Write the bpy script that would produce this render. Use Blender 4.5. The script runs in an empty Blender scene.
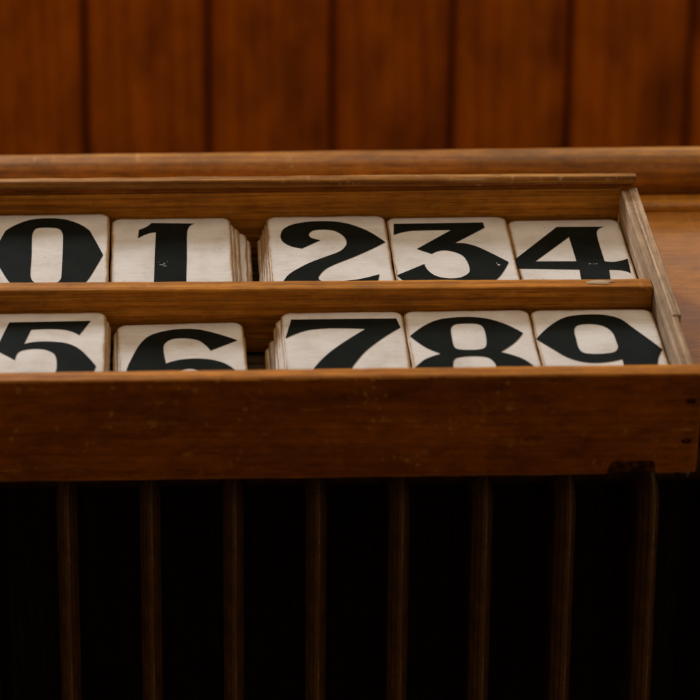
import bpy, bmesh, math, random
from mathutils import Vector, Matrix, noise
S = bpy.context.scene
COL = S.collection
MM = 0.001
TILT = math.radians(11.86)          # the desk top rises away from the viewer
RX = Matrix.Rotation(TILT, 4, 'X')

# ------------------------------------------------------------------ camera
cam_data = bpy.data.cameras.new('camera')
cam = bpy.data.objects.new('camera', cam_data); COL.objects.link(cam)
S.camera = cam
FPX, PX, PY = 2700.0, 172.0, 350.0
PITCH, ROLL = math.radians(18), math.radians(0.70)
camR = Matrix.Rotation(math.pi/2-PITCH, 4, 'X') @ Matrix.Rotation(-ROLL, 4, 'Z')
ray = camR.to_3x3() @ Vector(((172-PX)/FPX, -(385-PY)/FPX, -1.0))
cam.matrix_world = Matrix.Translation(-ray*1.265) @ camR
cam_data.sensor_width = 36.0
cam_data.lens = 36.0*FPX/700.0
cam_data.shift_x = (350-PX)/700.0
cam_data.clip_start = 0.05; cam_data.clip_end = 60
cam_data.dof.use_dof = True
cam_data.dof.focus_distance = 1.385
cam_data.dof.aperture_fstop = 36.0*FPX/700.0*MM/0.0165
# ------------------------------------------------------------------ world and lamps
W = bpy.data.worlds.new('World'); S.world = W; W.use_nodes = True
bgn = W.node_tree.nodes['Background']
bgn.inputs[0].default_value = (1.0, 0.86, 0.68, 1); bgn.inputs[1].default_value = 0.25
def area(name, loc, target, sx, sy, power, col):
    l = bpy.data.lights.new(name, 'AREA'); l.shape = 'RECTANGLE'; l.size = sx; l.size_y = sy
    l.energy = power; l.color = col
    o = bpy.data.objects.new(name, l); COL.objects.link(o)
    o.location = loc
    o.rotation_euler = (Vector(target)-Vector(loc)).to_track_quat('-Z', 'Y').to_euler()
    return o
area('window_light', (-0.95, 1.62, 1.35), (0.15, 0.15, 0), 0.42, 0.6, 46, (0.86, 0.93, 1.0))
sheen = area('sheen_light', (1.158, 2.2, 1.68), (1.158, 0.0, 1.68), 1.2, 0.35, 5.0, (0.80, 0.91, 1.0))
sheen.rotation_euler = (Matrix.Rotation(math.radians(-16), 3, 'Y') @ sheen.rotation_euler.to_matrix()).to_euler()   # added sheen light, tilted so the desk sheen ends on a slant
area('overhead_fill', (0.1, 0.15, 1.9), (0.1, 0.15, 0), 1.6, 1.6, 12, (1.0, 0.80, 0.56))  # added warm fill from above, no actual lamp of the room
S.view_settings.view_transform = 'Standard'; S.view_settings.look = 'None'
S.view_settings.exposure = 0.0; S.view_settings.gamma = 1.0
S.render.engine = 'CYCLES'
S.cycles.use_denoising = True

# ------------------------------------------------------------------ helpers
def tag(o, label=None, cat=None, group=None, kind=None):
    if label: o['label'] = label
    if cat: o['category'] = cat
    if group: o['group'] = group
    if kind: o['kind'] = kind
    return o
def empty(name, label, cat, M=None, group=None):
    o = bpy.data.objects.new(name, None); COL.objects.link(o)
    o.empty_display_size = 0.02
    if M is not None: o.matrix_world = M
    return tag(o, label, cat, group)
def link(name, bm, mats, parent=None, M=None, smooth=True):
    me = bpy.data.meshes.new(name)
    bmesh.ops.recalc_face_normals(bm, faces=bm.faces)
    bm.to_mesh(me); bm.free()
    for p in me.polygons: p.use_smooth = smooth
    for m in (mats if isinstance(mats, (list, tuple)) else [mats]): me.materials.append(m)
    o = bpy.data.objects.new(name, me); COL.objects.link(o)
    if parent: o.parent = parent
    if M is not None:
        if parent: o.matrix_local = M
        else: o.matrix_world = M
    return o
def nz(x, y, z): return noise.noise(Vector((x, y, z)))

def plank(bm, axis, a0, a1, b0, b1, c0, c1, r=0.8, amp=0.25, seg=40, seed=0.0, prof=None, end_r=None, freq=0.05):
    """a rounded timber along `axis`: a0..a1 its length, b and c its cross section (mm), edges worn by noise.
    axis 'X': b = y, c = z;  axis 'Y': b = x, c = z;  axis 'Z': b = x, c = y"""
    if prof is None:
        prof = []
        rr = r if isinstance(r, (list, tuple)) else (r, r, r, r)      # (b0c0, b1c0, b1c1, b0c1)
        for (cb, cc, st, rad) in ((b0, c0, 180, rr[0]), (b1, c0, 270, rr[1]), (b1, c1, 0, rr[2]), (b0, c1, 90, rr[3])):
            sb = 1 if cb == b0 else -1; sc = 1 if cc == c0 else -1
            k = 4 if rad < 4 else 9
            for i in range(k+1):
                t = math.radians(st + 90*i/k)
                prof.append((cb+sb*rad+rad*math.cos(t), cc+sc*rad+rad*math.sin(t)))
        # extra points on the long flats
        full = []
        for i, p in enumerate(prof):
            q = prof[(i+1) % len(prof)]
            full.append(p)
            d = math.hypot(q[0]-p[0], q[1]-p[1])
            n = int(d//6)
            for j in range(1, n+1): full.append((p[0]+(q[0]-p[0])*j/(n+1), p[1]+(q[1]-p[1])*j/(n+1)))
        prof = full
    cb = sum(p[0] for p in prof)/len(prof); cc = sum(p[1] for p in prof)/len(prof)
    er = 0.6 if end_r is None else end_r
    st = [(a0, er), (a0+er*0.4, er*0.3), (a0+er, 0)] + [(a0+er+(a1-a0-2*er)*i/seg, 0) for i in range(1, seg)] + [(a1-er, 0), (a1-er*0.4, er*0.3), (a1, er)]
    rings = []
    for a, ins in st:
        ring = []
        for (b, c) in prof:
            db, dc = b-cb, c-cc; L = math.hypot(db, dc) or 1
            n = nz(a*freq+seed, b*freq*2+seed*1.7, c*freq*2)*amp + nz(a*0.4+seed, b*0.5, c*0.5+seed)*amp*0.25
            k = (n-ins)/L
            b2, c2 = b+db*k, c+dc*k
            p = {'X': (a, b2, c2), 'Y': (b2, a, c2), 'Z': (b2, c2, a)}[axis]
            ring.append(bm.verts.new(Vector(p)*MM))
        rings.append(ring)
    n = len(prof)
    for i in range(len(rings)-1):
        for j in range(n):
            bm.faces.new((rings[i][j], rings[i][(j+1) % n], rings[i+1][(j+1) % n], rings[i+1][j]))
    bm.faces.new(rings[0]); bm.faces.new(rings[-1][::-1])
    return bm

# ------------------------------------------------------------------ materials
def new_mat(name):
    m = bpy.data.materials.new(name); m.use_nodes = True
    nt = m.node_tree; return m, nt, nt.nodes['Principled BSDF']
class N:
    def __init__(s, nt): s.nt = nt
    def __call__(s, typ, ins=None, **kw):
        n = s.nt.nodes.new(typ)
        for k, v in kw.items(): setattr(n, k, v)
        for k, v in (ins or {}).items():
            if isinstance(v, bpy.types.NodeSocket): s.nt.links.new(v, n.inputs[k])
            else: n.inputs[k].default_value = v
        return n
    def math(s, op, a, b=0.0, c=None, clamp=False):
        d = {0: a, 1: b}
        if c is not None: d[2] = c
        return s('ShaderNodeMath', d, operation=op, use_clamp=clamp).outputs[0]
    def ramp(s, fac, stops):
        r = s('ShaderNodeValToRGB', {0: fac}); e = r.color_ramp.elements
        while len(e) < len(stops): e.new(0.5)
        for i, (p, c) in enumerate(stops):
            e[i].position = p; e[i].color = (c, c, c, 1) if isinstance(c, (int, float)) else (*c, 1)
        return r.outputs[0]
    def mix(s, fac, a, b, mode='MIX'):
        n = s.nt.nodes.new('ShaderNodeMix'); n.data_type = 'RGBA'; n.blend_type = mode
        for k, v in ((0, fac), (6, a), (7, b)):
            if isinstance(v, bpy.types.NodeSocket): s.nt.links.new(v, n.inputs[k])
            elif k == 0: n.inputs[0].default_value = v
            else: n.inputs[k].default_value = (*v, 1)
        return n.outputs[2]
    def coords(s, axis, across, along, off=0.0):
        tc = s('ShaderNodeTexCoord').outputs['Object']
        info = s('ShaderNodeObjectInfo').outputs['Random']
        v = s('ShaderNodeVectorMath', {0: tc}, operation='ADD')
        cmb = s('ShaderNodeCombineXYZ', {0: s.math('MULTIPLY', info, 7.0), 1: s.math('MULTIPLY', info, 3.1), 2: off})
        s.nt.links.new(cmb.outputs[0], v.inputs[1])
        sc = {'X': (along, across, across), 'Y': (across, along, across), 'Z': (across, across, along)}[axis]
        return s('ShaderNodeVectorMath', {0: v.outputs[0], 1: sc}, operation='MULTIPLY').outputs[0]

def wood(name, dark, mid, light, axis='X', rough=0.5, wear=None, wear_amt=0.8, spec=0.4, fine=1.0, blotch=0.5,
         scratch=0.35, knots=0.0, coat=0.0, wear_r=1.6, bump=0.25, speck=0.3, broad=1.0, soft=0.0, bfreq=1.0, lines=0.5, mottle=0.55):
    m, nt, P = new_mat(name); n = N(nt)
    broadn = n('ShaderNodeTexNoise', {'Vector': n.coords(axis, 95*broad, 3.0), 'Scale': 1.0, 'Detail': 5.0, 'Roughness': 0.55, 'Distortion': 0.7}).outputs[0]
    rings = n('ShaderNodeTexWave', {'Vector': n.coords(axis, 1.0, 0.02), 'Scale': 110.0*broad, 'Distortion': 9.0, 'Detail': 3.0, 'Detail Scale': 0.35},
              wave_type='BANDS', bands_direction='DIAGONAL').outputs['Fac']
    streak = n('ShaderNodeTexNoise', {'Vector': n.coords(axis, 760*fine, 34), 'Scale': 1.0, 'Detail': 3.0, 'Roughness': 0.6}).outputs[0]
    f = n.math('ADD', n.math('MULTIPLY', broadn, 0.62), n.math('MULTIPLY', rings, 0.18))
    f = n.math('ADD', f, n.math('MULTIPLY', streak, 0.28))
    col = n.ramp(f, [(0.38-soft, dark), (0.54, mid), (0.70+soft, light)])
    if lines > 0:
        lw = n('ShaderNodeTexNoise', {'Vector': n.coords(axis, 620, 5.0, 2.0), 'Scale': 1.0, 'Detail': 2.0, 'Roughness': 0.8, 'Distortion': 0.15}).outputs[0]
        col = n.mix(lines, col, n.ramp(lw, [(0.40, 0.50), (0.50, 0.95), (0.62, 1.22)]), 'MULTIPLY')
    bl = n('ShaderNodeTexNoise', {'Vector': n.coords(axis, 22*bfreq, 9*bfreq, 5.0), 'Scale': 1.0, 'Detail': 4.0, 'Roughness': 0.6}).outputs[0]
    col = n.mix(blotch, col, n.ramp(bl, [(0.32, 0.45), (0.5, 0.95), (0.7, 1.25)]), 'MULTIPLY')
    if mottle > 0:
        mo = n('ShaderNodeTexNoise', {'Vector': n.coords(axis, 150, 75, 9.0), 'Scale': 1.0, 'Detail': 8.0, 'Roughness': 0.78}).outputs[0]
        col = n.mix(mottle, col, n.ramp(mo, [(0.34, 0.55), (0.5, 1.0), (0.66, 1.35)]), 'MULTIPLY')
    pore = n('ShaderNodeTexNoise', {'Vector': n.coords(axis, 1500, 60), 'Scale': 1.0, 'Detail': 1.0}).outputs[0]
    col = n.mix(n.ramp(pore, [(0.56, 0.0), (0.70, 0.6)]), col, tuple(0.45*c for c in dark))
    if knots > 0:
        v = n('ShaderNodeTexVoronoi', {'Vector': n.coords(axis, 16, 5.2), 'Scale': 1.0, 'Randomness': 1.0}).outputs['Distance']
        kv = n('ShaderNodeTexNoise', {'Vector': n.coords(axis, 60, 30), 'Scale': 1.0, 'Detail': 2.0}).outputs[0]
        kd = n.math('ADD', v, n.math('MULTIPLY', n.math('SUBTRACT', kv, 0.5), 0.25))
        col = n.mix(n.ramp(kd, [(0.08, knots), (0.26, 0.0)]), col, tuple(0.35*c for c in dark))
    # scratches and rubbed specks
    if wear is None: wear = light
    geo = n('ShaderNodeNewGeometry')
    if scratch > 0:
        tc = n('ShaderNodeTexCoord').outputs['Object']
        for k, (rot, sc) in enumerate((((0.3, 0.7, 0.2), (900, 60, 900)), ((0.1, -0.5, 0.5), (60, 1100, 700)))):
            mp = n('ShaderNodeMapping', {'Vector': tc, 'Rotation': rot, 'Scale': sc, 'Location': (k*3.3, 1.0, 0)}).outputs[0]
            s1 = n('ShaderNodeTexNoise', {'Vector': mp, 'Scale': 0.35, 'Detail': 0.0}).outputs[0]
            s2 = n('ShaderNodeTexNoise', {'Vector': tc, 'Scale': 70.0+k*30, 'Detail': 2.0}).outputs[0]
            fac = n.math('MULTIPLY', n.ramp(s1, [(0.70, 0.0), (0.80, 1.0)]), n.ramp(s2, [(0.5, 0.0), (0.62, scratch)]))
            col = n.mix(fac, col, wear)
        sp = n('ShaderNodeTexNoise', {'Vector': tc, 'Scale': 420.0, 'Detail': 2.0}).outputs[0]
        sp2 = n('ShaderNodeTexNoise', {'Vector': tc, 'Scale': 38.0, 'Detail': 1.0}).outputs[0]
        fac = n.math('MULTIPLY', n.ramp(sp, [(0.66, 0.0), (0.74, 1.0)]), n.ramp(sp2, [(0.5, 0.0), (0.64, speck)]))
        col = n.mix(fac, col, wear)
    # edge wear: where the bevelled normal departs from the true one
    if wear_amt > 0:
        bv = n('ShaderNodeBevel', {0: wear_r*MM}, samples=6)
        dt = n('ShaderNodeVectorMath', {0: bv.outputs[0], 1: geo.outputs['Normal']}, operation='DOT_PRODUCT').outputs['Value']
        e = n.math('SUBTRACT', 1.0, dt)
        wn = n('ShaderNodeTexNoise', {'Vector': n.coords(axis, 260, 45), 'Scale': 1.0, 'Detail': 4.0, 'Roughness': 0.7}).outputs[0]
        e = n.math('MULTIPLY', e, n.ramp(wn, [(0.34, 0.15), (0.62, 1.0)]))
        col = n.mix(n.ramp(e, [(0.01, 0.0), (0.10, wear_amt)]), col, wear)
    nt.links.new(col, P.inputs['Base Color'])
    rn = n.math('ADD', n.math('MULTIPLY', bl, 0.25), rough-0.12)
    rn = n.math('ADD', rn, n.math('MULTIPLY', streak, 0.1))
    nt.links.new(rn, P.inputs['Roughness'])
    P.inputs['Specular IOR Level'].default_value = spec
    P.inputs['Coat Weight'].default_value = coat; P.inputs['Coat Roughness'].default_value = 0.3
    h = n.math('ADD', n.math('MULTIPLY', streak, 0.6), n.math('MULTIPLY', broadn, 0.9))
    if True: b = n('ShaderNodeBump', {'Height': h, 'Strength': bump, 'Distance': 0.0006})
    nt.links.new(b.outputs[0], P.inputs['Normal'])
    return m

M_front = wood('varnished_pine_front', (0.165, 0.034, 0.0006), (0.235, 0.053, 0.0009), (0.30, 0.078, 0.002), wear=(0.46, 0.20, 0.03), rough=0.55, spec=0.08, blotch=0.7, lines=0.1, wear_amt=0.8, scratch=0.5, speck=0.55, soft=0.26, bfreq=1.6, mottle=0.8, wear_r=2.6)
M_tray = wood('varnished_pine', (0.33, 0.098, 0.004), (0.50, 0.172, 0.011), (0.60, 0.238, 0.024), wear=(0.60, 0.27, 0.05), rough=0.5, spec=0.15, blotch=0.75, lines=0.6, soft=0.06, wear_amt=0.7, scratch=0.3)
M_lid = wood('rubbed_oak_strip', (0.16, 0.052, 0.006), (0.33, 0.122, 0.016), (0.48, 0.22, 0.05), wear=(0.55, 0.36, 0.20), rough=0.55, spec=0.15, wear_amt=0.6, scratch=0.6, speck=0.8)
M_bare = wood('bare_grey_pine', (0.31, 0.185, 0.10), (0.45, 0.29, 0.17), (0.55, 0.38, 0.245), axis='Y', wear=(0.62, 0.46, 0.30), rough=0.65, wear_amt=0.5, scratch=0.4, blotch=0.7, spec=0.2, soft=0.05)
M_floor = wood('dark_tray_bottom', (0.035, 0.02, 0.01), (0.07, 0.04, 0.02), (0.12, 0.07, 0.035), rough=0.8, wear_amt=0.0, spec=0.1)  # dark brown bottom board
M_desk = wood('varnished_desk_top', (0.33, 0.108, 0.006), (0.39, 0.134, 0.010), (0.44, 0.16, 0.015), wear=(0.55, 0.27, 0.07), rough=0.36, fine=0.7, blotch=0.35, spec=0.45, lines=0.08, soft=0.15, scratch=0.25, wear_amt=0.4, bump=0.12)
M_rail = wood('varnished_rail', (0.27, 0.080, 0.003), (0.43, 0.152, 0.008), (0.54, 0.22, 0.018), wear=(0.60, 0.36, 0.15), rough=0.36, spec=0.5, lines=0.2, mottle=0.75, speck=0.7, soft=0.06, bfreq=1.3, blotch=0.75, scratch=0.4, wear_amt=0.25, broad=0.7)
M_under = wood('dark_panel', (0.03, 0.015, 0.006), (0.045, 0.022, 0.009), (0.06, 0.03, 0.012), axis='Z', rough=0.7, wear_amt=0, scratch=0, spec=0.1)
M_wall = wood('red_brown_boarding', (0.30, 0.048, 0.001), (0.46, 0.092, 0.002), (0.57, 0.13, 0.003), axis='Z', rough=0.6, knots=0.75, blotch=0.9, soft=0.14, lines=0.0, mottle=0.0, bfreq=1.0, scratch=0.0, wear_amt=0.0, spec=0.06, fine=0.35, broad=0.4)
M_stone = wood('floor_boards', (0.05, 0.025, 0.012), (0.09, 0.045, 0.02), (0.13, 0.07, 0.03), rough=0.6, wear_amt=0, scratch=0)

def simple(name, col, rough, spec=0.5, metallic=0.0):
    m, nt, P = new_mat(name)
    P.inputs['Base Color'].default_value = (*col, 1); P.inputs['Roughness'].default_value = rough
    P.inputs['Specular IOR Level'].default_value = spec; P.inputs['Metallic'].default_value = metallic
    return m
M_hole = simple('dark_hole', (0.008, 0.004, 0.002), 0.9, 0.1)
M_nail = simple('rusty_nail', (0.03, 0.015, 0.008), 0.6, 0.4, 0.6)

def scorch_mat():
    m, nt, P = new_mat('scorched_wood'); n = N(nt)
    tc = n('ShaderNodeTexCoord').outputs['Object']
    a = n('ShaderNodeTexNoise', {'Vector': tc, 'Scale': 260.0, 'Detail': 4.0}).outputs[0]
    nt.links.new(n.ramp(a, [(0.35, (0.012, 0.003, 0.0003)), (0.58, (0.05, 0.014, 0.001)), (0.75, (0.15, 0.045, 0.003))]), P.inputs['Base Color'])
    P.inputs['Roughness'].default_value = 0.8; P.inputs['Specular IOR Level'].default_value = 0.03
    return m
M_scorch = scorch_mat()

def iron_mat():
    m, nt, P = new_mat('brown_painted_iron'); n = N(nt)
    tc = n('ShaderNodeTexCoord').outputs['Object']
    a = n('ShaderNodeTexNoise', {'Vector': tc, 'Scale': 90.0, 'Detail': 5.0}).outputs[0]
    s = n('ShaderNodeTexNoise', {'Vector': tc, 'Scale': 900.0, 'Detail': 2.0}).outputs[0]
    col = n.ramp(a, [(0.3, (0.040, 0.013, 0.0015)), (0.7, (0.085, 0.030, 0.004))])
    bv = n('ShaderNodeBevel', {0: 0.001}, samples=4); geo = n('ShaderNodeNewGeometry')
    e = n.math('SUBTRACT', 1.0, n('ShaderNodeVectorMath', {0: bv.outputs[0], 1: geo.outputs['Normal']}, operation='DOT_PRODUCT').outputs['Value'])
    fac = n.math('MULTIPLY', n.ramp(s, [(0.52, 0.0), (0.62, 1.0)]), n.ramp(e, [(0.01, 0.05), (0.08, 0.9)]))
    col = n.mix(fac, col, (0.35, 0.20, 0.09))
    nt.links.new(col, P.inputs['Base Color'])
    P.inputs['Roughness'].default_value = 0.45; P.inputs['Specular IOR Level'].default_value = 0.1
    b = n('ShaderNodeBump', {'Height': a, 'Strength': 0.3, 'Distance': 0.0008})
    nt.links.new(b.outputs[0], P.inputs['Normal'])
    return m
M_iron = iron_mat()
def ridge_mat():  # speckled paint wear plus a thin highlight put into the colour
    m, nt, P = new_mat('worn_highlit_ridge'); n = N(nt)
    tc = n('ShaderNodeTexCoord').outputs['Object']
    s = n('ShaderNodeTexNoise', {'Vector': n('ShaderNodeVectorMath', {0: tc, 1: (900, 900, 420)}, operation='MULTIPLY').outputs[0], 'Scale': 1.0, 'Detail': 3.0, 'Roughness': 0.7}).outputs[0]
    p = n('ShaderNodeTexNoise', {'Vector': tc, 'Scale': 25.0, 'Detail': 2.0}).outputs[0]
    fac = n.math('MULTIPLY', n.ramp(s, [(0.44, 0.1), (0.6, 1.0)]), n.ramp(p, [(0.42, 0.05), (0.66, 1.0)]))
    nt.links.new(n.mix(fac, (0.085, 0.030, 0.004), (0.21, 0.105, 0.035)), P.inputs['Base Color'])
    P.inputs['Roughness'].default_value = 0.5; P.inputs['Specular IOR Level'].default_value = 0.15
    return m
M_ridge = ridge_mat()

def card_mats():
    m, nt, P = new_mat('ivory_card_paint'); n = N(nt)
    tc = n('ShaderNodeTexCoord').outputs['Object']
    rnd = n('ShaderNodeObjectInfo').outputs['Random']
    off = n('ShaderNodeCombineXYZ', {0: n.math('MULTIPLY', rnd, 9.0), 1: n.math('MULTIPLY', rnd, 5.0), 2: 0.0}).outputs[0]
    v = n('ShaderNodeVectorMath', {0: tc, 1: off}, operation='ADD').outputs[0]
    g = n('ShaderNodeTexNoise', {'Vector': n('ShaderNodeVectorMath', {0: v, 1: (60, 900, 1)}, operation='MULTIPLY').outputs[0], 'Scale': 1.0, 'Detail': 4.0, 'Distortion': 0.5}).outputs[0]
    bl = n('ShaderNodeTexNoise', {'Vector': v, 'Scale': 60.0, 'Detail': 5.0, 'Roughness': 0.6}).outputs[0]
    col = n.ramp(bl, [(0.3, (0.62, 0.54, 0.48)), (0.55, (0.73, 0.66, 0.61)), (0.8, (0.77, 0.71, 0.665))])
    col = n.mix(0.5, col, n.ramp(g, [(0.3, 0.86), (0.6, 1.02)]), 'MULTIPLY')
    # grey wear cracks running with the grain
    cr = n('ShaderNodeTexNoise', {'Vector': n('ShaderNodeVectorMath', {0: v, 1: (38, 300, 1)}, operation='MULTIPLY').outputs[0], 'Scale': 1.0, 'Detail': 6.0, 'Roughness': 0.7, 'Distortion': 1.2}).outputs[0]
    band = n.math('ABSOLUTE', n.math('SUBTRACT', cr, 0.5))
    patch = n('ShaderNodeTexNoise', {'Vector': v, 'Scale': 42.0, 'Detail': 1.0}).outputs[0]
    fac = n.math('MULTIPLY', n.ramp(band, [(0.0, 0.55), (0.018, 0.0)]), n.ramp(patch, [(0.46, 0.0), (0.6, 1.0)]))
    col = n.mix(fac, col, (0.34, 0.29, 0.24))
    # tiny specks
    sp = n('ShaderNodeTexNoise', {'Vector': v, 'Scale': 520.0, 'Detail': 1.0}).outputs[0]
    col = n.mix(n.ramp(sp, [(0.73, 0.0), (0.78, 0.6)]), col, (0.20, 0.12, 0.06))
    # worn brown rim
    ed = n('ShaderNodeAttribute', attribute_name='edge_dist').outputs['Fac']
    rn = n('ShaderNodeTexNoise', {'Vector': v, 'Scale': 210.0, 'Detail': 5.0, 'Roughness': 0.7}).outputs[0]
    rb = n('ShaderNodeTexNoise', {'Vector': v, 'Scale': 45.0, 'Detail': 1.0}).outputs[0]
    d = n.math('SUBTRACT', ed, n.math('MULTIPLY', n.math('MULTIPLY', rn, rb), 3.2))
    col = n.mix(n.ramp(n.math('ADD', n.math('MULTIPLY', d, 0.2), 0.3), [(0.24, 0.95), (0.32, 0.22), (0.55, 0.0)]), col, (0.36, 0.19, 0.065))
    nt.links.new(col, P.inputs['Base Color'])
    P.inputs['Roughness'].default_value = 0.35; P.inputs['Specular IOR Level'].default_value = 0.2
    b = n('ShaderNodeBump', {'Height': g, 'Strength': 0.15, 'Distance': 0.0003}); nt.links.new(b.outputs[0], P.inputs['Normal'])
    m2, nt, P = new_mat('card_edge'); n = N(nt)
    tc = n('ShaderNodeTexCoord').outputs['Object']
    a = n('ShaderNodeTexNoise', {'Vector': tc, 'Scale': 260.0, 'Detail': 5.0, 'Roughness': 0.7}).outputs[0]
    c = n('ShaderNodeTexNoise', {'Vector': tc, 'Scale': 90.0, 'Detail': 2.0}).outputs[0]
    col = n.ramp(n.math('ADD', n.math('MULTIPLY', a, 0.6), n.math('MULTIPLY', c, 0.4)), [(0.42, (0.06, 0.025, 0.006)), (0.49, (0.34, 0.18, 0.05)), (0.60, (0.56, 0.38, 0.17))])
    nt.links.new(col, P.inputs['Base Color']); P.inputs['Roughness'].default_value = 0.8
    P.inputs['Specular IOR Level'].default_value = 0.15
    m3, nt, P = new_mat('black_numeral_paint'); n = N(nt)
    tc = n('ShaderNodeTexCoord').outputs['Object']
    a = n('ShaderNodeTexNoise', {'Vector': tc, 'Scale': 70.0, 'Detail': 4.0}).outputs[0]
    col = n.ramp(a, [(0.3, (0.0055, 0.0065, 0.0048)), (0.7, (0.009, 0.0105, 0.008))])
    s = n('ShaderNodeTexNoise', {'Vector': n('ShaderNodeVectorMath', {0: tc, 1: (260, 900, 1)}, operation='MULTIPLY').outputs[0], 'Scale': 1.0, 'Detail': 2.0}).outputs[0]
    col = n.mix(n.ramp(s, [(0.755, 0.0), (0.79, 0.8)]), col, (0.35, 0.30, 0.25))
    nt.links.new(col, P.inputs['Base Color']); P.inputs['Roughness'].default_value = 0.4
    P.inputs['Specular IOR Level'].default_value = 0.035
    return m, m2, m3, simple('pale_chip', (0.42, 0.38, 0.33), 0.7, 0.2)
M_card, M_edge, M_black, M_chip = card_mats()

M_chip_wood = simple('rubbed_paint', (0.44, 0.31, 0.20), 0.8, 0.1)
def flake(bm, x, y, z, rx, ry, seed):
    n = 18
    r0 = []; r1 = []
    for i in range(n):
        t = i*2*math.pi/n; k = 1+0.55*nz(math.cos(t)*1.6+seed*3.3, math.sin(t)*1.6, seed)
        r0.append(bm.verts.new(Vector((x+rx*k*math.cos(t), y+ry*k*math.sin(t), z))*MM))
        r1.append(bm.verts.new(Vector((x+rx*k*1.05*math.cos(t), y+ry*k*1.05*math.sin(t), z-0.12))*MM))
    bm.faces.new(r0)
    for i in range(n): bm.faces.new((r0[i], r0[(i+1) % n], r1[(i+1) % n], r1[i]))

# ------------------------------------------------------------------ the boarded wall behind
wall = empty('boarded_wall', 'wall of upright red-brown tongue and groove boards behind the desk', 'wall')
wall.location = (0, 0.95, -0.45)
edges = [-470, -369, -268, -168, -68, 32, 133, 230, 325, 423, 523, 623, 723]
for i in range(len(edges)-1):
    x0, x1 = edges[i]+1.6+(i % 3)*0.5, edges[i+1]-1.6
    bm = bmesh.new()
    ch = 7.0
    prof = [(x0, 14), (x1, 14), (x1, ch), (x1-ch, 0), ((x0+x1)/2, -0.5), (x0+ch, 0), (x0, ch)]
    plank(bm, 'Z', -190, 760, 0, 0, 0, 0, prof=prof, amp=0.3, seg=10, seed=i*3.1)
    link('board', bm, M_wall, wall, Matrix.Identity(4))
bm = bmesh.new(); plank(bm, 'X', -480, 730, 15, 28, -190, 760, r=0.5, amp=0, seg=2); link('backing_board', bm, M_under, wall, Matrix.Identity(4))
bm = bmesh.new(); plank(bm, 'X', -480, 730, -10, 30, 761, 785, r=6, amp=0.2, seg=8); link('cap_rail', bm, M_rail, wall, Matrix.Identity(4))
# floor
bm = bmesh.new()
bmesh.ops.create_grid(bm, x_segments=4, y_segments=4, size=3.0)
fl = link('floor', bm, M_stone, None, Matrix.Translation((0.1, 0.3, -0.64))); tag(fl, kind='structure')

# ------------------------------------------------------------------ the sloping desk
desk = empty('sloping_desk', 'varnished sloping wooden desk top with a rounded rail, under the tray', 'desk', RX.copy())
Tr = lambda x=0, y=0, z=0: Matrix.Translation(Vector((x, y, z))*MM)
ZB = -46.7
bm = bmesh.new(); plank(bm, 'X', -330, 560, 72, 345, ZB-20, ZB, r=(3, 1, 1, 4), amp=0.12, seg=50, seed=2.2)
link('desk_top', bm, M_desk, desk)
bm = bmesh.new(); plank(bm, 'X', -330, 560, 263.5, 277.5, ZB+0.1, ZB+4.2, r=(0.5, 0.5, 1.6, 1.8), amp=0.12, seg=50, seed=4.2)
link('bead_moulding', bm, M_rail, desk)
# rounded rail at the back: a bull-nosed profile
prof = [(283, ZB+0.1), (308, ZB+0.1), (308, -33), (305, -28.0), (301, -24.6), (297, -22.8), (293.5, -21.6), (290.3, -21.1), (287.2, -21.4), (284.0, -23.0), (281.6, -26.0), (280.3, -30.4), (280.0, -34.0), (280.4, -37.9), (281.5, -41), (283.0, -43.5)]
bm = bmesh.new(); plank(bm, 'X', -330, 560, 0, 0, 0, 0, prof=prof, amp=0.5, seg=120, seed=9.1, freq=0.02)
link('top_rail', bm, M_rail, desk)
inv = RX.inverted()
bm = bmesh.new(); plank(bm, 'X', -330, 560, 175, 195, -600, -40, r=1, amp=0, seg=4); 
pn = link('front_panel', bm, M_under, desk); pn.matrix_local = inv

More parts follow.
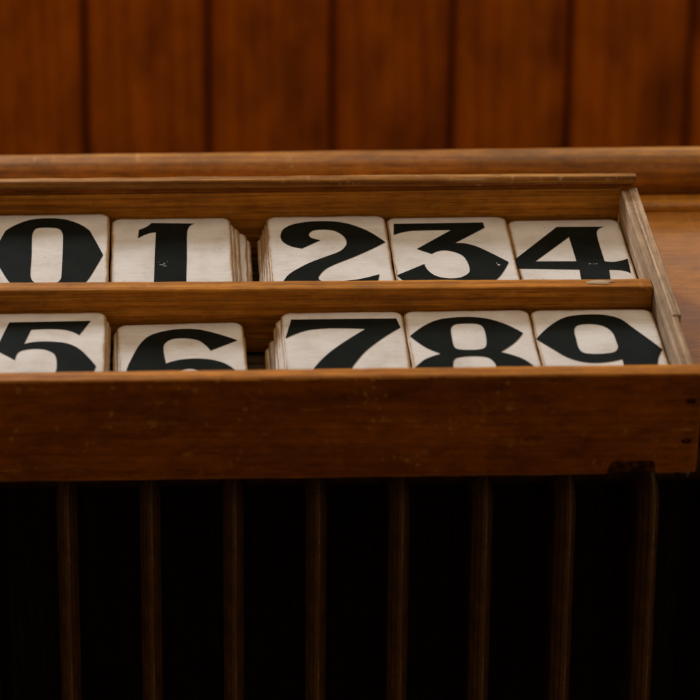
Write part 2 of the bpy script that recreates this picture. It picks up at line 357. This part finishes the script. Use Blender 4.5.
# ------------------------------------------------------------------ the iron radiator under the tray
rad = empty('cast_iron_radiator', 'dark brown cast-iron column radiator under the tray overhang', 'radiator')
rad.location = (0, 0, -0.638)
def section_mesh():
    bm = bmesh.new()
    y0, y1, z0, z1 = 30.0, 150.0, -560.0, -60.0
    def outline(d):
        r = max(20-d, 3); pts = []
        for (cy, cz, st) in ((y0+d+r, z0+d+r, 180), (y1-d-r, z0+d+r, 270), (y1-d-r, z1-d-r, 0), (y0+d+r, z1-d-r, 90)):
            for i in range(9):
                t = math.radians(st+90*i/8); pts.append((cy+r*math.cos(t), cz+r*math.sin(t)))
        return pts
    prof = [(0, 0.35), (0.25, 1.0), (0.9, 1.5), (1.7, 1.6), (2.6, 1.35), (3.6, 1.6), (4.2, 2.6), (5.0, 3.3), (6.2, 3.6), (7.6, 3.3), (8.4, 3.6), (9.6, 4.6), (11.5, 5.1), (14, 5.1), (18, 4.0), (21, 2.6), (28, 2.4)]
    prev = {}
    for sgn in (-1, 1):
        rings = []
        for d, h in prof:
            rings.append([bm.verts.new(Vector((sgn*h, y, z))*MM) for (y, z) in outline(d)])
        for a, b in zip(rings, rings[1:]):
            m = len(a)
            for j in range(m):
                f = bm.faces.new((a[j], a[(j+1) % m], b[(j+1) % m], b[j]))
                if (sgn > 0 and rings[0] is a) or (sgn > 0 and rings[1] is a): f.material_index = 1  # painted highlight and wear only on the right flank of the ridge
        bm.faces.new(rings[-1]); prev[sgn] = rings[0]
    m = len(prev[1])
    for j in range(m): bm.faces.new((prev[-1][j], prev[-1][(j+1) % m], prev[1][(j+1) % m], prev[1][j]))
    for z in (-76, -540):                       # joining hubs
        for sgn in (-1, 1):
            r0 = bmesh.ops.create_cone(bm, segments=24, radius1=0.009, radius2=0.009, depth=0.0184, cap_ends=True,
                matrix=Matrix.Translation((sgn*0.0112, 0.09, z*MM)) @ Matrix.Rotation(math.pi/2, 4, 'Y'))
    return bm
first = None
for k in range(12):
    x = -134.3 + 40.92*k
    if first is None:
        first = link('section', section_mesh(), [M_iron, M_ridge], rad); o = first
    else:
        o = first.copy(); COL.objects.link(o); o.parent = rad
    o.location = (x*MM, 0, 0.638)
for x in (-134.3+40.92*0, -134.3+40.92*11):
    for y in (52, 128):
        bm = bmesh.new(); bmesh.ops.create_cone(bm, segments=16, radius1=0.014, radius2=0.008, depth=0.082, cap_ends=True, matrix=Matrix.Translation((x*MM, y*MM, 0.0405)))
        link('foot', bm, M_iron, rad)

# ------------------------------------------------------------------ the tray
tray = empty('number_tray', 'shallow two-row wooden tray holding hymn board number cards', 'tray', RX.copy())
XL, XR = -106.0, 247.0
# front board, with a charred notch along its lower edge and splintered end
bm = bmesh.new()
plank(bm, 'X', XL, XR+0.3, -10.5, -1.4, ZB+0.5, 9.0, r=(1.0, 0.8, 1.0, 1.5), amp=0.28, seg=130, seed=5.5, end_r=0.8)
rng = random.Random(4)
for v in bm.verts:
    x, y, z = v.co/MM
    if z < ZB+2.2 and y < 0:
        if x > 226: v.co.z += (abs(nz(x*0.9, 1, 3))*2.6)*MM
        if 204 < x < 227: v.co.z += 1.0*MM*min(1, (x-204)/3, (227-x)/3)
bm.normal_update()
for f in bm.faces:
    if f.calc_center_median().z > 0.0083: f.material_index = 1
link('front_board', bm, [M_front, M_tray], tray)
# scorched recess on the face
bm = bmesh.new()
pts = []
for i in range(28):
    t = i/27; x = 205.5+22.5*t
    top = -38.3 + 0.5*nz(x*0.4, 0, 1) - 5.5*max(0, 1-t*7)**2 - 4.0*max(0, (t-0.95)*20)**2
    pts.append((x, min(top, -38.2)))
top = [bm.verts.new(Vector((x, -10.75, z))*MM) for x, z in pts]
bot = [bm.verts.new(Vector((x, -10.75, ZB+2.0+0.5*nz(x*0.7, 4, 4)))*MM) for x, z in pts]
top2 = [bm.verts.new(v.co+Vector((0, 0.0012, 0))) for v in top]; bot2 = [bm.verts.new(v.co+Vector((0, 0.0012, 0))) for v in bot]
for i in range(27):
    bm.faces.new((top[i], top[i+1], bot[i+1], bot[i]))
    bm.faces.new((top[i], top[i+1], top2[i+1], top2[i])); bm.faces.new((bot[i], bot[i+1], bot2[i+1], bot2[i]))
o = link('scorch_mark', bm, M_scorch, tray, smooth=False); tag(o, 'charred dark mark on the lower edge')
# nails and their holes in the right end of the front board
for (x, z) in ((241.8, -5.6), (241.4, -27.6)):
    bm = bmesh.new()
    r = [bm.verts.new(Vector((x+(2.3+0.5*nz(i, z, 1))*math.cos(i*0.524), -10.95, z+(1.3+0.4*nz(i, z, 5))*math.sin(i*0.524)))*MM) for i in range(12)]
    c = bm.verts.new(Vector((x, -10.3, z))*MM)
    for i in range(12): bm.faces.new((r[i], r[(i+1) % 12], c))
    link('nail_hole', bm, M_hole, tray)
# splinters hanging from the torn lower corner
bm = bmesh.new()
for i in range(16):
    x = 229+rng.random()*17; l = 1.2+rng.random()*1.6
    if i == 0: x, l = 244.2, 5.2
    w = 0.25+rng.random()*0.3; z = ZB+1.8
    a = bm.verts.new(Vector((x-w, -9.6, z))*MM); b = bm.verts.new(Vector((x+w, -9.6, z))*MM); c = bm.verts.new(Vector((x, -8.8, z))*MM)
    t = bm.verts.new(Vector((x+rng.uniform(-1, 0.6), -9.6, z-l))*MM)
    for f in ((a, b, t), (b, c, t), (c, a, t)): bm.faces.new(f)
link('splinters', bm, M_bare, tray)
# back wall, recessed strip and rounded lid strip above it
bm = bmesh.new(); plank(bm, 'X', XL+8, 240.2, 199.0, 208.0, ZB+0.3, 0.4, r=0.7, amp=0.15, seg=90, seed=1.5); link('back_board', bm, M_tray, tray)
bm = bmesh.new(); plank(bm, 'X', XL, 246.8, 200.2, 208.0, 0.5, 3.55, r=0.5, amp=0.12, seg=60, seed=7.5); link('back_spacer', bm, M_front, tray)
bm = bmesh.new(); plank(bm, 'X', XL-1, 248.0, 197.0, 203.2, 3.6, 8.2, r=(1.0, 1.0, 1.4, 1.3), amp=0.35, seg=110, seed=3.9)
for v in bm.verts: v.co.z += 1.0*(248-v.co.x/MM)/350*MM
link('lid_strip', bm, M_lid, tray)
# divider between the rows
bm = bmesh.new(); plank(bm, 'X', XL+8.2, 240.0, 90.2, 99.3, -36.5, 0.0, r=1.0, amp=0.3, seg=110, seed=8.8)
for v in bm.verts: v.co.z += 2.3*(240-v.co.x/MM)/338*MM      # the divider sits a little proud at its left end
link('divider', bm, M_tray, tray)
bm = bmesh.new(); flake(bm, 214, 95.0, 0.46, 6.5, 1.9, 3); o = link('paint_fleck', bm, M_chip_wood, tray); tag(o, 'pale rubbed patch on the divider edge')
# right side wall: lower board and the strip on top of it that stops short
bm = bmesh.new(); plank(bm, 'Y', -1.3, 198.8, 240.3, 247.4, ZB+0.3, -0.3, r=0.9, amp=0.25, seg=70, seed=2.8); link('side_board', bm, M_bare, tray)
bm = bmesh.new(); plank(bm, 'Y', 60.5, 200.0, 244.4, 248.9, -6.0, 0.5, r=0.6, amp=0.3, seg=60, seed=6.8); link('side_strip', bm, M_bare, tray)
bm = bmesh.new(); plank(bm, 'Y', -1.3, 198.8, XL+0.3, XL+7.8, ZB+0.3, 0.0, r=0.9, amp=0.25, seg=70, seed=12.8); link('side_board', bm, M_bare, tray)
bm = bmesh.new(); plank(bm, 'X', XL+8, 240.2, -1.2, 198.8, -44.5, -36.6, r=0.4, amp=0.0, seg=4); link('tray_bottom', bm, M_floor, tray)
DIGITS = {
 '0': [
  [(-0.3,-5.0,0),(8.2,-6.7,0),(16.2,-12.6,0),(21.5,-20.2,1),(24.9,-32.3,0),(28.9,-47.4,1),(25.5,-60.6,0),(21.5,-74.5,0),(16.5,-83.9,0),(9.6,-88.6,0),(1.6,-89.4,0),(-6.9,-88.2,0),(-14.2,-82.1,0),(-19.3,-73.5,0),(-24.2,-59.3,0),(-28.7,-46.5,1),(-25.6,-31.0,0),(-23.0,-19.0,1),(-17.3,-11.7,0),(-9.6,-6.3,0)],
  [(-5.8,-16.0,0),(-1.4,-15.5,0),(3.6,-16.3,0),(6.1,-18.7,0),(7.4,-24.5,0),(7.9,-47.5,0),(8.0,-69.8,0),(7.1,-75.2,0),(4.1,-78.1,0),(-0.2,-78.4,0),(-4.5,-77.5,0),(-7.0,-73.8,0),(-8.0,-67.4,0),(-8.2,-47.0,0),(-8.7,-25.1,0),(-7.8,-18.3,0)],
 ],
 '1': [
  [(-10.4,-5.9,1),(12.5,-7.3,1),(10.3,-9.1,0),(8.8,-13.9,0),(8.2,-23.0,0),(7.8,-47.4,0),(7.3,-69.9,0),(7.5,-82.1,0),(9.9,-89.4,1),(-11.5,-88.8,1),(-9.7,-81.6,0),(-9.2,-69.4,0),(-8.5,-31.7,0),(-8.2,-16.6,1),(-11.0,-17.3,0),(-14.0,-19.3,0),(-17.6,-23.1,1),(-17.2,-13.7,1),(-13.4,-10.6,0)],
 ],
 '2': [
  [(-14.1,-37.1,1),(-20.2,-34.0,0),(-24.1,-28.2,0),(-24.6,-21.4,0),(-22.5,-14.5,0),(-17.0,-9.4,0),(-8.4,-6.8,0),(2.3,-6.6,0),(10.7,-9.2,0),(17.7,-14.4,0),(23.6,-21.0,0),(29.9,-31.2,1),(22.4,-38.5,0),(12.5,-47.1,0),(2.7,-54.6,0),(-2.8,-59.9,0),(-6.0,-65.7,0),(-7.2,-70.7,0),(-4.6,-73.9,0),(3.6,-73.7,0),(13.9,-71.6,0),(24.2,-66.7,1),(21.7,-84.2,1),(-28.4,-82.9,1),(-24.4,-70.6,0),(-21.6,-64.9,0),(-17.2,-59.6,0),(-10.7,-53.1,0),(-2.1,-46.7,0),(5.0,-41.4,0),(8.5,-35.9,0),(9.6,-30.2,0),(8.2,-23.4,0),(3.8,-17.5,0),(-2.5,-16.0,0),(-7.3,-17.2,0),(-9.6,-21.1,0),(-9.1,-24.7,0),(-6.7,-26.9,0),(-4.0,-28.1,1)],
 ],
 '3': [
  [(-28.3,-7.7,1),(19.3,-7.3,1),(19.5,-13.3,1),(1.8,-30.7,1),(6.5,-30.8,0),(12.5,-34.1,0),(20.0,-42.4,0),(27.8,-52.4,1),(24.7,-60.6,0),(21.2,-68.1,0),(16.5,-74.5,0),(8.8,-79.6,0),(-3.7,-82.5,0),(-16.8,-80.7,0),(-26.3,-73.4,0),(-31.0,-65.3,1),(-15.9,-53.4,1),(-14.9,-59.6,0),(-11.4,-66.2,0),(-5.5,-69.2,0),(0.7,-68.7,0),(5.2,-64.9,0),(6.8,-60.2,0),(6.5,-51.4,0),(4.2,-43.6,0),(-1.6,-38.9,0),(-6.8,-38.8,0),(-11.1,-42.1,1),(-18.3,-36.5,1),(1.7,-15.4,1),(-13.1,-15.5,0),(-21.7,-16.4,0),(-29.3,-20.3,1)],
 ],
 '4': [
  [(-4.1,-8.8,1),(20.9,-9.2,1),(17.4,-12.2,0),(16.0,-17.5,0),(15.6,-29.2,0),(15.6,-48.2,1),(19.4,-49.0,0),(23.9,-48.0,0),(28.0,-45.6,1),(27.2,-61.5,1),(23.4,-58.2,0),(16.6,-57.4,1),(15.2,-73.7,1),(16.0,-79.2,1),(-2.4,-78.8,1),(0.5,-73.3,1),(1.4,-56.8,1),(-29.6,-55.0,1),(-32.5,-47.7,1)],
  [(0.9,-20.4,1),(1.1,-47.9,1),(-20.4,-47.5,1)],
 ],
 '5': [
  [(-18.1,-9.8,1),(22.2,-9.3,1),(16.8,-23.2,1),(12.3,-19.0,0),(5.9,-16.9,0),(-2.4,-16.7,0),(-7.1,-17.4,1),(-10.0,-31.7,1),(-4.6,-29.6,0),(3.5,-29.5,0),(11.8,-31.9,0),(18.3,-38.8,0),(25.6,-53.8,1),(23.3,-63.0,0),(18.2,-70.7,0),(7.7,-75.6,0),(-3.8,-75.4,0),(-14.5,-71.6,0),(-22.4,-64.5,1),(-13.3,-59.4,1),(-9.5,-63.9,0),(-3.2,-66.7,0),(2.9,-65.1,0),(6.1,-59.9,0),(6.6,-51.1,0),(5.3,-42.1,0),(1.1,-37.4,0),(-4.4,-36.2,0),(-10.2,-37.5,0),(-12.8,-40.7,0),(-13.7,-47.0,1),(-23.3,-37.2,1),(-21.2,-25.0,0)],
 ],
 '6': [
  [(28.5,-18.3,1),(15.0,-28.1,1),(12.6,-22.5,0),(8.7,-17.4,0),(1.8,-15.4,0),(-4.1,-16.5,0),(-7.3,-20.4,0),(-8.1,-25.9,0),(-7.6,-33.8,0),(-6.9,-40.3,1),(-0.3,-36.9,0),(8.5,-35.8,0),(17.2,-37.9,0),(23.9,-43.3,0),(30.2,-54.4,1),(25.3,-65.3,0),(15.6,-72.5,0),(4.1,-75.6,0),(-10.2,-72.8,0),(-19.7,-66.1,0),(-25.1,-57.5,0),(-26.1,-46.9,0),(-23.8,-35.4,0),(-19.9,-21.7,0),(-15.0,-12.8,0),(-7.0,-8.0,0),(1.9,-6.2,0),(9.9,-7.2,0),(18.8,-11.6,0)],
  [(-1.4,-47.9,0),(4.5,-45.4,0),(9.3,-47.8,0),(12.1,-54.5,0),(11.0,-62.1,0),(6.1,-66.7,0),(0.4,-65.6,0),(-3.4,-60.4,0),(-3.6,-53.2,0)],
 ],
 '7': [
  [(-25.2,-7.7,1),(26.9,-7.9,1),(28.3,-17.0,1),(19.5,-26.4,0),(10.2,-38.9,0),(4.3,-50.2,0),(1.5,-57.3,0),(-0.1,-66.4,0),(-1.1,-78.4,1),(-20.9,-77.9,1),(-19.9,-67.9,0),(-16.8,-56.8,0),(-9.9,-43.6,0),(-0.8,-31.3,0),(11.1,-17.9,1),(1.2,-17.0,0),(-9.4,-17.0,0),(-19.0,-19.1,0),(-28.9,-26.3,1)],
 ],
 '8': [
  [(-29.8,-25.7,1),(-21.8,-15.4,0),(-13.3,-9.2,0),(-1.2,-7.2,0),(9.5,-9.1,0),(18.7,-15.4,0),(25.8,-24.0,1),(20.6,-33.4,0),(12.7,-42.4,1),(19.1,-46.1,0),(24.3,-51.1,0),(29.0,-60.2,1),(21.9,-70.9,0),(9.8,-77.2,0),(-3.7,-79.1,0),(-16.8,-76.9,0),(-27.6,-70.1,0),(-33.0,-61.1,1),(-28.1,-53.6,0),(-23.7,-48.0,0),(-16.0,-43.3,1),(-21.9,-38.3,0),(-26.2,-32.3,0)],
  [(-9.2,-19.8,0),(-8.1,-16.2,0),(-5.9,-14.2,0),(0.1,-13.6,0),(5.0,-14.5,0),(7.0,-18.2,0),(7.4,-26.2,0),(6.8,-34.1,0),(5.6,-38.0,0),(2.3,-39.8,0),(-4.5,-39.9,0),(-8.3,-38.6,0),(-9.4,-34.7,0),(-9.5,-27.7,0)],
  [(-10.9,-51.2,0),(-9.2,-47.7,0),(-4.2,-46.1,0),(1.7,-46.1,0),(6.3,-47.7,0),(8.7,-52.6,0),(9.0,-58.3,0),(7.7,-65.9,0),(4.9,-69.6,0),(-1.9,-70.7,0),(-8.5,-69.8,0),(-11.4,-65.4,0),(-11.6,-57.8,0)],
 ],
 '9': [
  [(-30.5,-29.6,1),(-22.4,-17.0,0),(-13.5,-8.3,0),(-3.3,-5.8,0),(6.5,-6.5,0),(13.6,-10.8,0),(18.7,-20.3,0),(24.5,-31.4,0),(29.4,-41.3,1),(26.2,-49.2,0),(24.4,-57.3,0),(22.1,-66.7,0),(15.5,-74.8,0),(3.0,-80.7,0),(-10.7,-81.4,0),(-23.9,-78.0,0),(-33.6,-71.6,1),(-17.9,-64.7,1),(-13.2,-68.9,0),(-5.0,-70.8,0),(2.8,-68.3,0),(7.4,-62.1,0),(8.5,-50.1,1),(3.1,-52.1,0),(-3.5,-53.2,0),(-10.8,-52.2,0),(-17.7,-47.7,0),(-24.1,-39.0,0)],
  [(-10.0,-18.4,0),(-6.9,-15.6,0),(-0.3,-15.3,0),(4.8,-18.1,0),(7.7,-24.4,0),(8.2,-33.2,0),(8.1,-38.7,0),(6.0,-42.9,0),(0.9,-44.7,0),(-5.5,-44.8,0),(-9.6,-43.2,0),(-11.1,-38.2,0),(-11.1,-30.6,0),(-11.1,-24.0,0)],
 ],
}

# ------------------------------------------------------------------ numeral outlines, in mm from the middle of each card's top edge
def smooth_contour(pts):
    n = len(pts); out = []
    for i in range(n):
        p0, p1, p2, p3 = pts[i-1], pts[i], pts[(i+1) % n], pts[(i+2) % n]
        a = Vector(p1[:2]); b = Vector(p2[:2])
        ta = Vector((0, 0)) if p1[2] else (b-Vector(p0[:2]))*0.5
        tb = Vector((0, 0)) if p2[2] else (Vector(p3[:2])-a)*0.5
        if p1[2] and p2[2]: out.append(a); continue
        L = (b-a).length
        if p1[2]: ta = (b-a)*1.0 - tb*0.5 if L else ta
        if p2[2]: tb = (b-a)*1.0 - ta*0.5 if L else tb
        # keep tangents no longer than the span
        for t in (ta, tb):
            if t.length > L*1.2: t *= L*1.2/t.length
        for k in range(8):
            s = k/8; s2, s3 = s*s, s*s*s
            out.append(a*(2*s3-3*s2+1)+ta*(s3-2*s2+s)+b*(3*s2-2*s3)+tb*(s3-s2))
    return out
def digit_mesh(ch, card_h):
    cu = bpy.data.curves.new('digit', 'CURVE'); cu.dimensions = '2D'; cu.fill_mode = 'BOTH'; cu.extrude = 0.00006
    row1 = ch in '01234'
    for c in DIGITS[ch]:
        pts = smooth_contour(c)
        sp = cu.splines.new('POLY'); sp.points.add(len(pts)-1); sp.use_cyclic_u = True
        for i, p in enumerate(pts):
            y = p.y
            if row1 and y < -79: y = -79+(y+79)*0.5
            sp.points[i].co = (p.x*MM, y*MM, 0, 1)
    o = bpy.data.objects.new('tmp', cu); COL.objects.link(o)
    dg = bpy.context.evaluated_depsgraph_get()
    me = bpy.data.meshes.new_from_object(o.evaluated_get(dg), depsgraph=dg)
    bpy.data.objects.remove(o); bpy.data.curves.remove(cu)
    me.name = 'digit'; me.materials.clear(); me.materials.append(M_black)
    return me

CH, TH = 89.0, 2.3
def card_bm(w, seed, r=5.5, worn=1.0):
    """rounded slab; origin at the middle of the top (far) edge, upper face at z = 0"""
    bm = bmesh.new(); lay = bm.verts.layers.float.new('edge_dist')
    def ring(ins, z, ed):
        vs = []
        for (cx, cy, st) in ((w/2-r, -r, 0), (-w/2+r, -r, 90), (-w/2+r, -CH+r, 180), (w/2-r, -CH+r, 270)):
            rr = max(r-ins, 0.4); seq = []
            for i in range(8):
                t = math.radians(st+90*i/7); seq.append((cx+rr*math.cos(t), cy+rr*math.sin(t)))
            vs += seq
        full = []
        for i, p in enumerate(vs):
            q = vs[(i+1) % len(vs)]; full.append(p)
            d = math.hypot(q[0]-p[0], q[1]-p[1])
            if d > 8:
                k = 22
                for j in range(1, k): full.append((p[0]+(q[0]-p[0])*j/k, p[1]+(q[1]-p[1])*j/k))
        out = []
        for (x, y) in full:
            dx, dy = x, y+CH/2; L = math.hypot(dx, dy)
            s = (0.35*nz(x*0.07+seed, y*0.07, seed)+0.16*nz(x*0.5+seed, y*0.5, seed*2))*worn*max(0, 1-ed/5)
            x += dx/L*s; y += dy/L*s
            v = bm.verts.new(Vector((x, y, z + 0.1*nz(x*0.03+seed, y*0.03, 7)))*MM); v[lay] = ed
            out.append(v)
        return out
    rings = [ring(0.5, -TH, 0), ring(0, -TH+0.4, 0), ring(-0.12, -TH*0.5, 0), ring(0, -0.45, 0), ring(0.3, -0.1, 0.0), ring(0.9, 0, 0.6), ring(2.5, 0, 2.3), ring(5.0, 0, 5.0)]
    m = len(rings[0])
    for k, (a, b) in enumerate(zip(rings, rings[1:])):
        for j in range(m):
            f = bm.faces.new((a[j], a[(j+1) % m], b[(j+1) % m], b[j])); f.material_index = 1 if k < 3 else 0
    bm.faces.new(rings[-1]).material_index = 0; bm.faces.new(rings[0][::-1]).material_index = 0
    return bm

# key: left edge, right edge, far edge, height of the face, turn, label
CARDS = {
 '0': (-95.4, -32.3, 197.0, -9.8, 0.3, 'ivory card with black numeral 0, far left of the back row'),
 '1': (-31.0, 32.2, 197.0, -12.9, 0.0, 'ivory card with black numeral 1 and a pale scuff on its stem'),
 '2': (51.2, 114.4, 197.0, -12.8, 0.0, 'ivory card with black numeral 2, right of the gap in the back row'),
 '3': (115.4, 179.0, 197.0, -14.3, 0.0, 'ivory card with black numeral 3, chipped near its right point'),
 '4': (179.8, 239.4, 196.0, -16.2, 0.0, 'ivory card with black numeral 4 against the right side of the tray'),
 '5': (-92.0, -32.2, 88.5, -9.6, 0.0, 'ivory card with black numeral 5, far left of the front row'),
 '6': (-27.4, 35.6, 88.3, -16.4, 1.6, 'slightly turned ivory card with black numeral 6, lower than its neighbours'),
 '7': (54.5, 115.1, 88.5, -11.1, 0.0, 'ivory card with black numeral 7, right of the gap in the front row'),
 '8': (115.7, 178.0, 88.5, -11.1, 0.0, 'ivory card with black numeral 8 between the 7 and the 9'),
 '9': (178.7, 239.4, 88.5, -11.4, 0.0, 'ivory card with black numeral 9 in the front right corner of the tray'),
}
# sideways shift and far-edge setback of the cards lying below each numeral (mm), from the second card down
UNDER = {
 '1': [(2.2, -1.2), (4.6, -1.0), (8.6, -2.4), (10.6, -4.2), (6.0, -1.5), (9.0, -2.0)],
 '2': [(-1.3, -1.0), (-2.4, -1.2), (-3.6, -2.6), (-5.0, -3.4), (-3.5, -2.0), (-4.2, -1.5)],
 '5': [(1.6, -1.6), (2.2, -1.0), (0.5, -2)],
 '6': [(-1.6, -1.0), (1.4, -1.6), (0.2, -1.0)],
 '7': [(-2.8, -1.4), (-4.0, -3.0), (-1.5, -2.0), (-3.5, -2.2), (-6.2, -3.5), (-8.2, -6.0)],
 '0': [(0.5, -1)], '3': [(0.4, -1.0)], '4': [(-0.4, -1.0)], '8': [(0.3, -1.0)], '9': [(-0.5, -1.0)],
}
# chips in the black paint, mm from the middle of the card's far edge: x, y, half sizes, seed
CHIPS = {
 '1': [(-5.0, -53.6, 1.9, 0.34, 1), (-3.4, -54.9, 1.2, 0.26, 2), (-3.9, -52.2, 0.45, 0.5, 14), (-6.6, -51.2, 0.3, 0.25, 11), (-2.3, -50.1, 0.2, 0.45, 4)],
 '3': [(22.4, -55.4, 1.1, 1.2, 6), (21.6, -53.6, 0.4, 0.5, 7)],
 '4': [(7.6, -51.0, 0.9, 0.35, 8), (9.6, -51.2, 0.5, 0.3, 9), (11.0, -51.0, 0.6, 0.35, 10)],
}
ORD = ['second', 'third', 'fourth', 'fifth', 'sixth', 'seventh', 'eighth', 'ninth', 'tenth', 'eleventh', 'twelfth']
BOTTOM = -36.55
for ci, (ch, (x0, x1, yt, z, rot, label)) in enumerate(CARDS.items()):
    w = x1-x0; cx = (x0+x1)/2
    T0 = RX @ Tr(cx, yt, z) @ Matrix.Rotation(math.radians(rot), 4, 'Z')
    c = link('number_card', card_bm(w, ci*3.7+1), [M_card, M_edge], None, T0)
    tag(c, label, 'number card', 'numeral cards in the tray')
    d = bpy.data.objects.new('digit', digit_mesh(ch, CH)); COL.objects.link(d); d.parent = c
    d.matrix_local = Matrix.Translation((0, 0, 0.00022)) @ Matrix.Rotation(math.radians(-rot), 4, 'Z')
    if ch in CHIPS:
        bm = bmesh.new()
        for (x, y, a, b, sd) in CHIPS[ch]: flake(bm, x, y, 0.33, a*0.8, b*0.75, sd)
        o = link('chip', bm, M_chip, c); tag(o, 'pale chips in the black paint')
    zz = z
    k = 0
    while True:
        zz -= TH+0.3
        if zz-TH < BOTTOM: break
        u = UNDER[ch]
        sx, sy = u[k] if k < len(u) else (0.4*nz(k, ci, 2), -1.5)
        bm = card_bm(w-0.4, ci*3.7+k*1.3+9, worn=1.0)
        T = RX @ Tr(cx+sx, yt+sy, zz) @ Matrix.Rotation(math.radians(0.5*nz(k*1.7, ci*2.3, 5)), 4, 'Z')
        c2 = link('number_card', bm, [M_card, M_edge], None, T)
        tag(c2, f'worn brown-edged card, {ORD[k]} from the top of the stack under numeral {ch}', 'number card', 'cards stacked under the numerals')
        k += 1
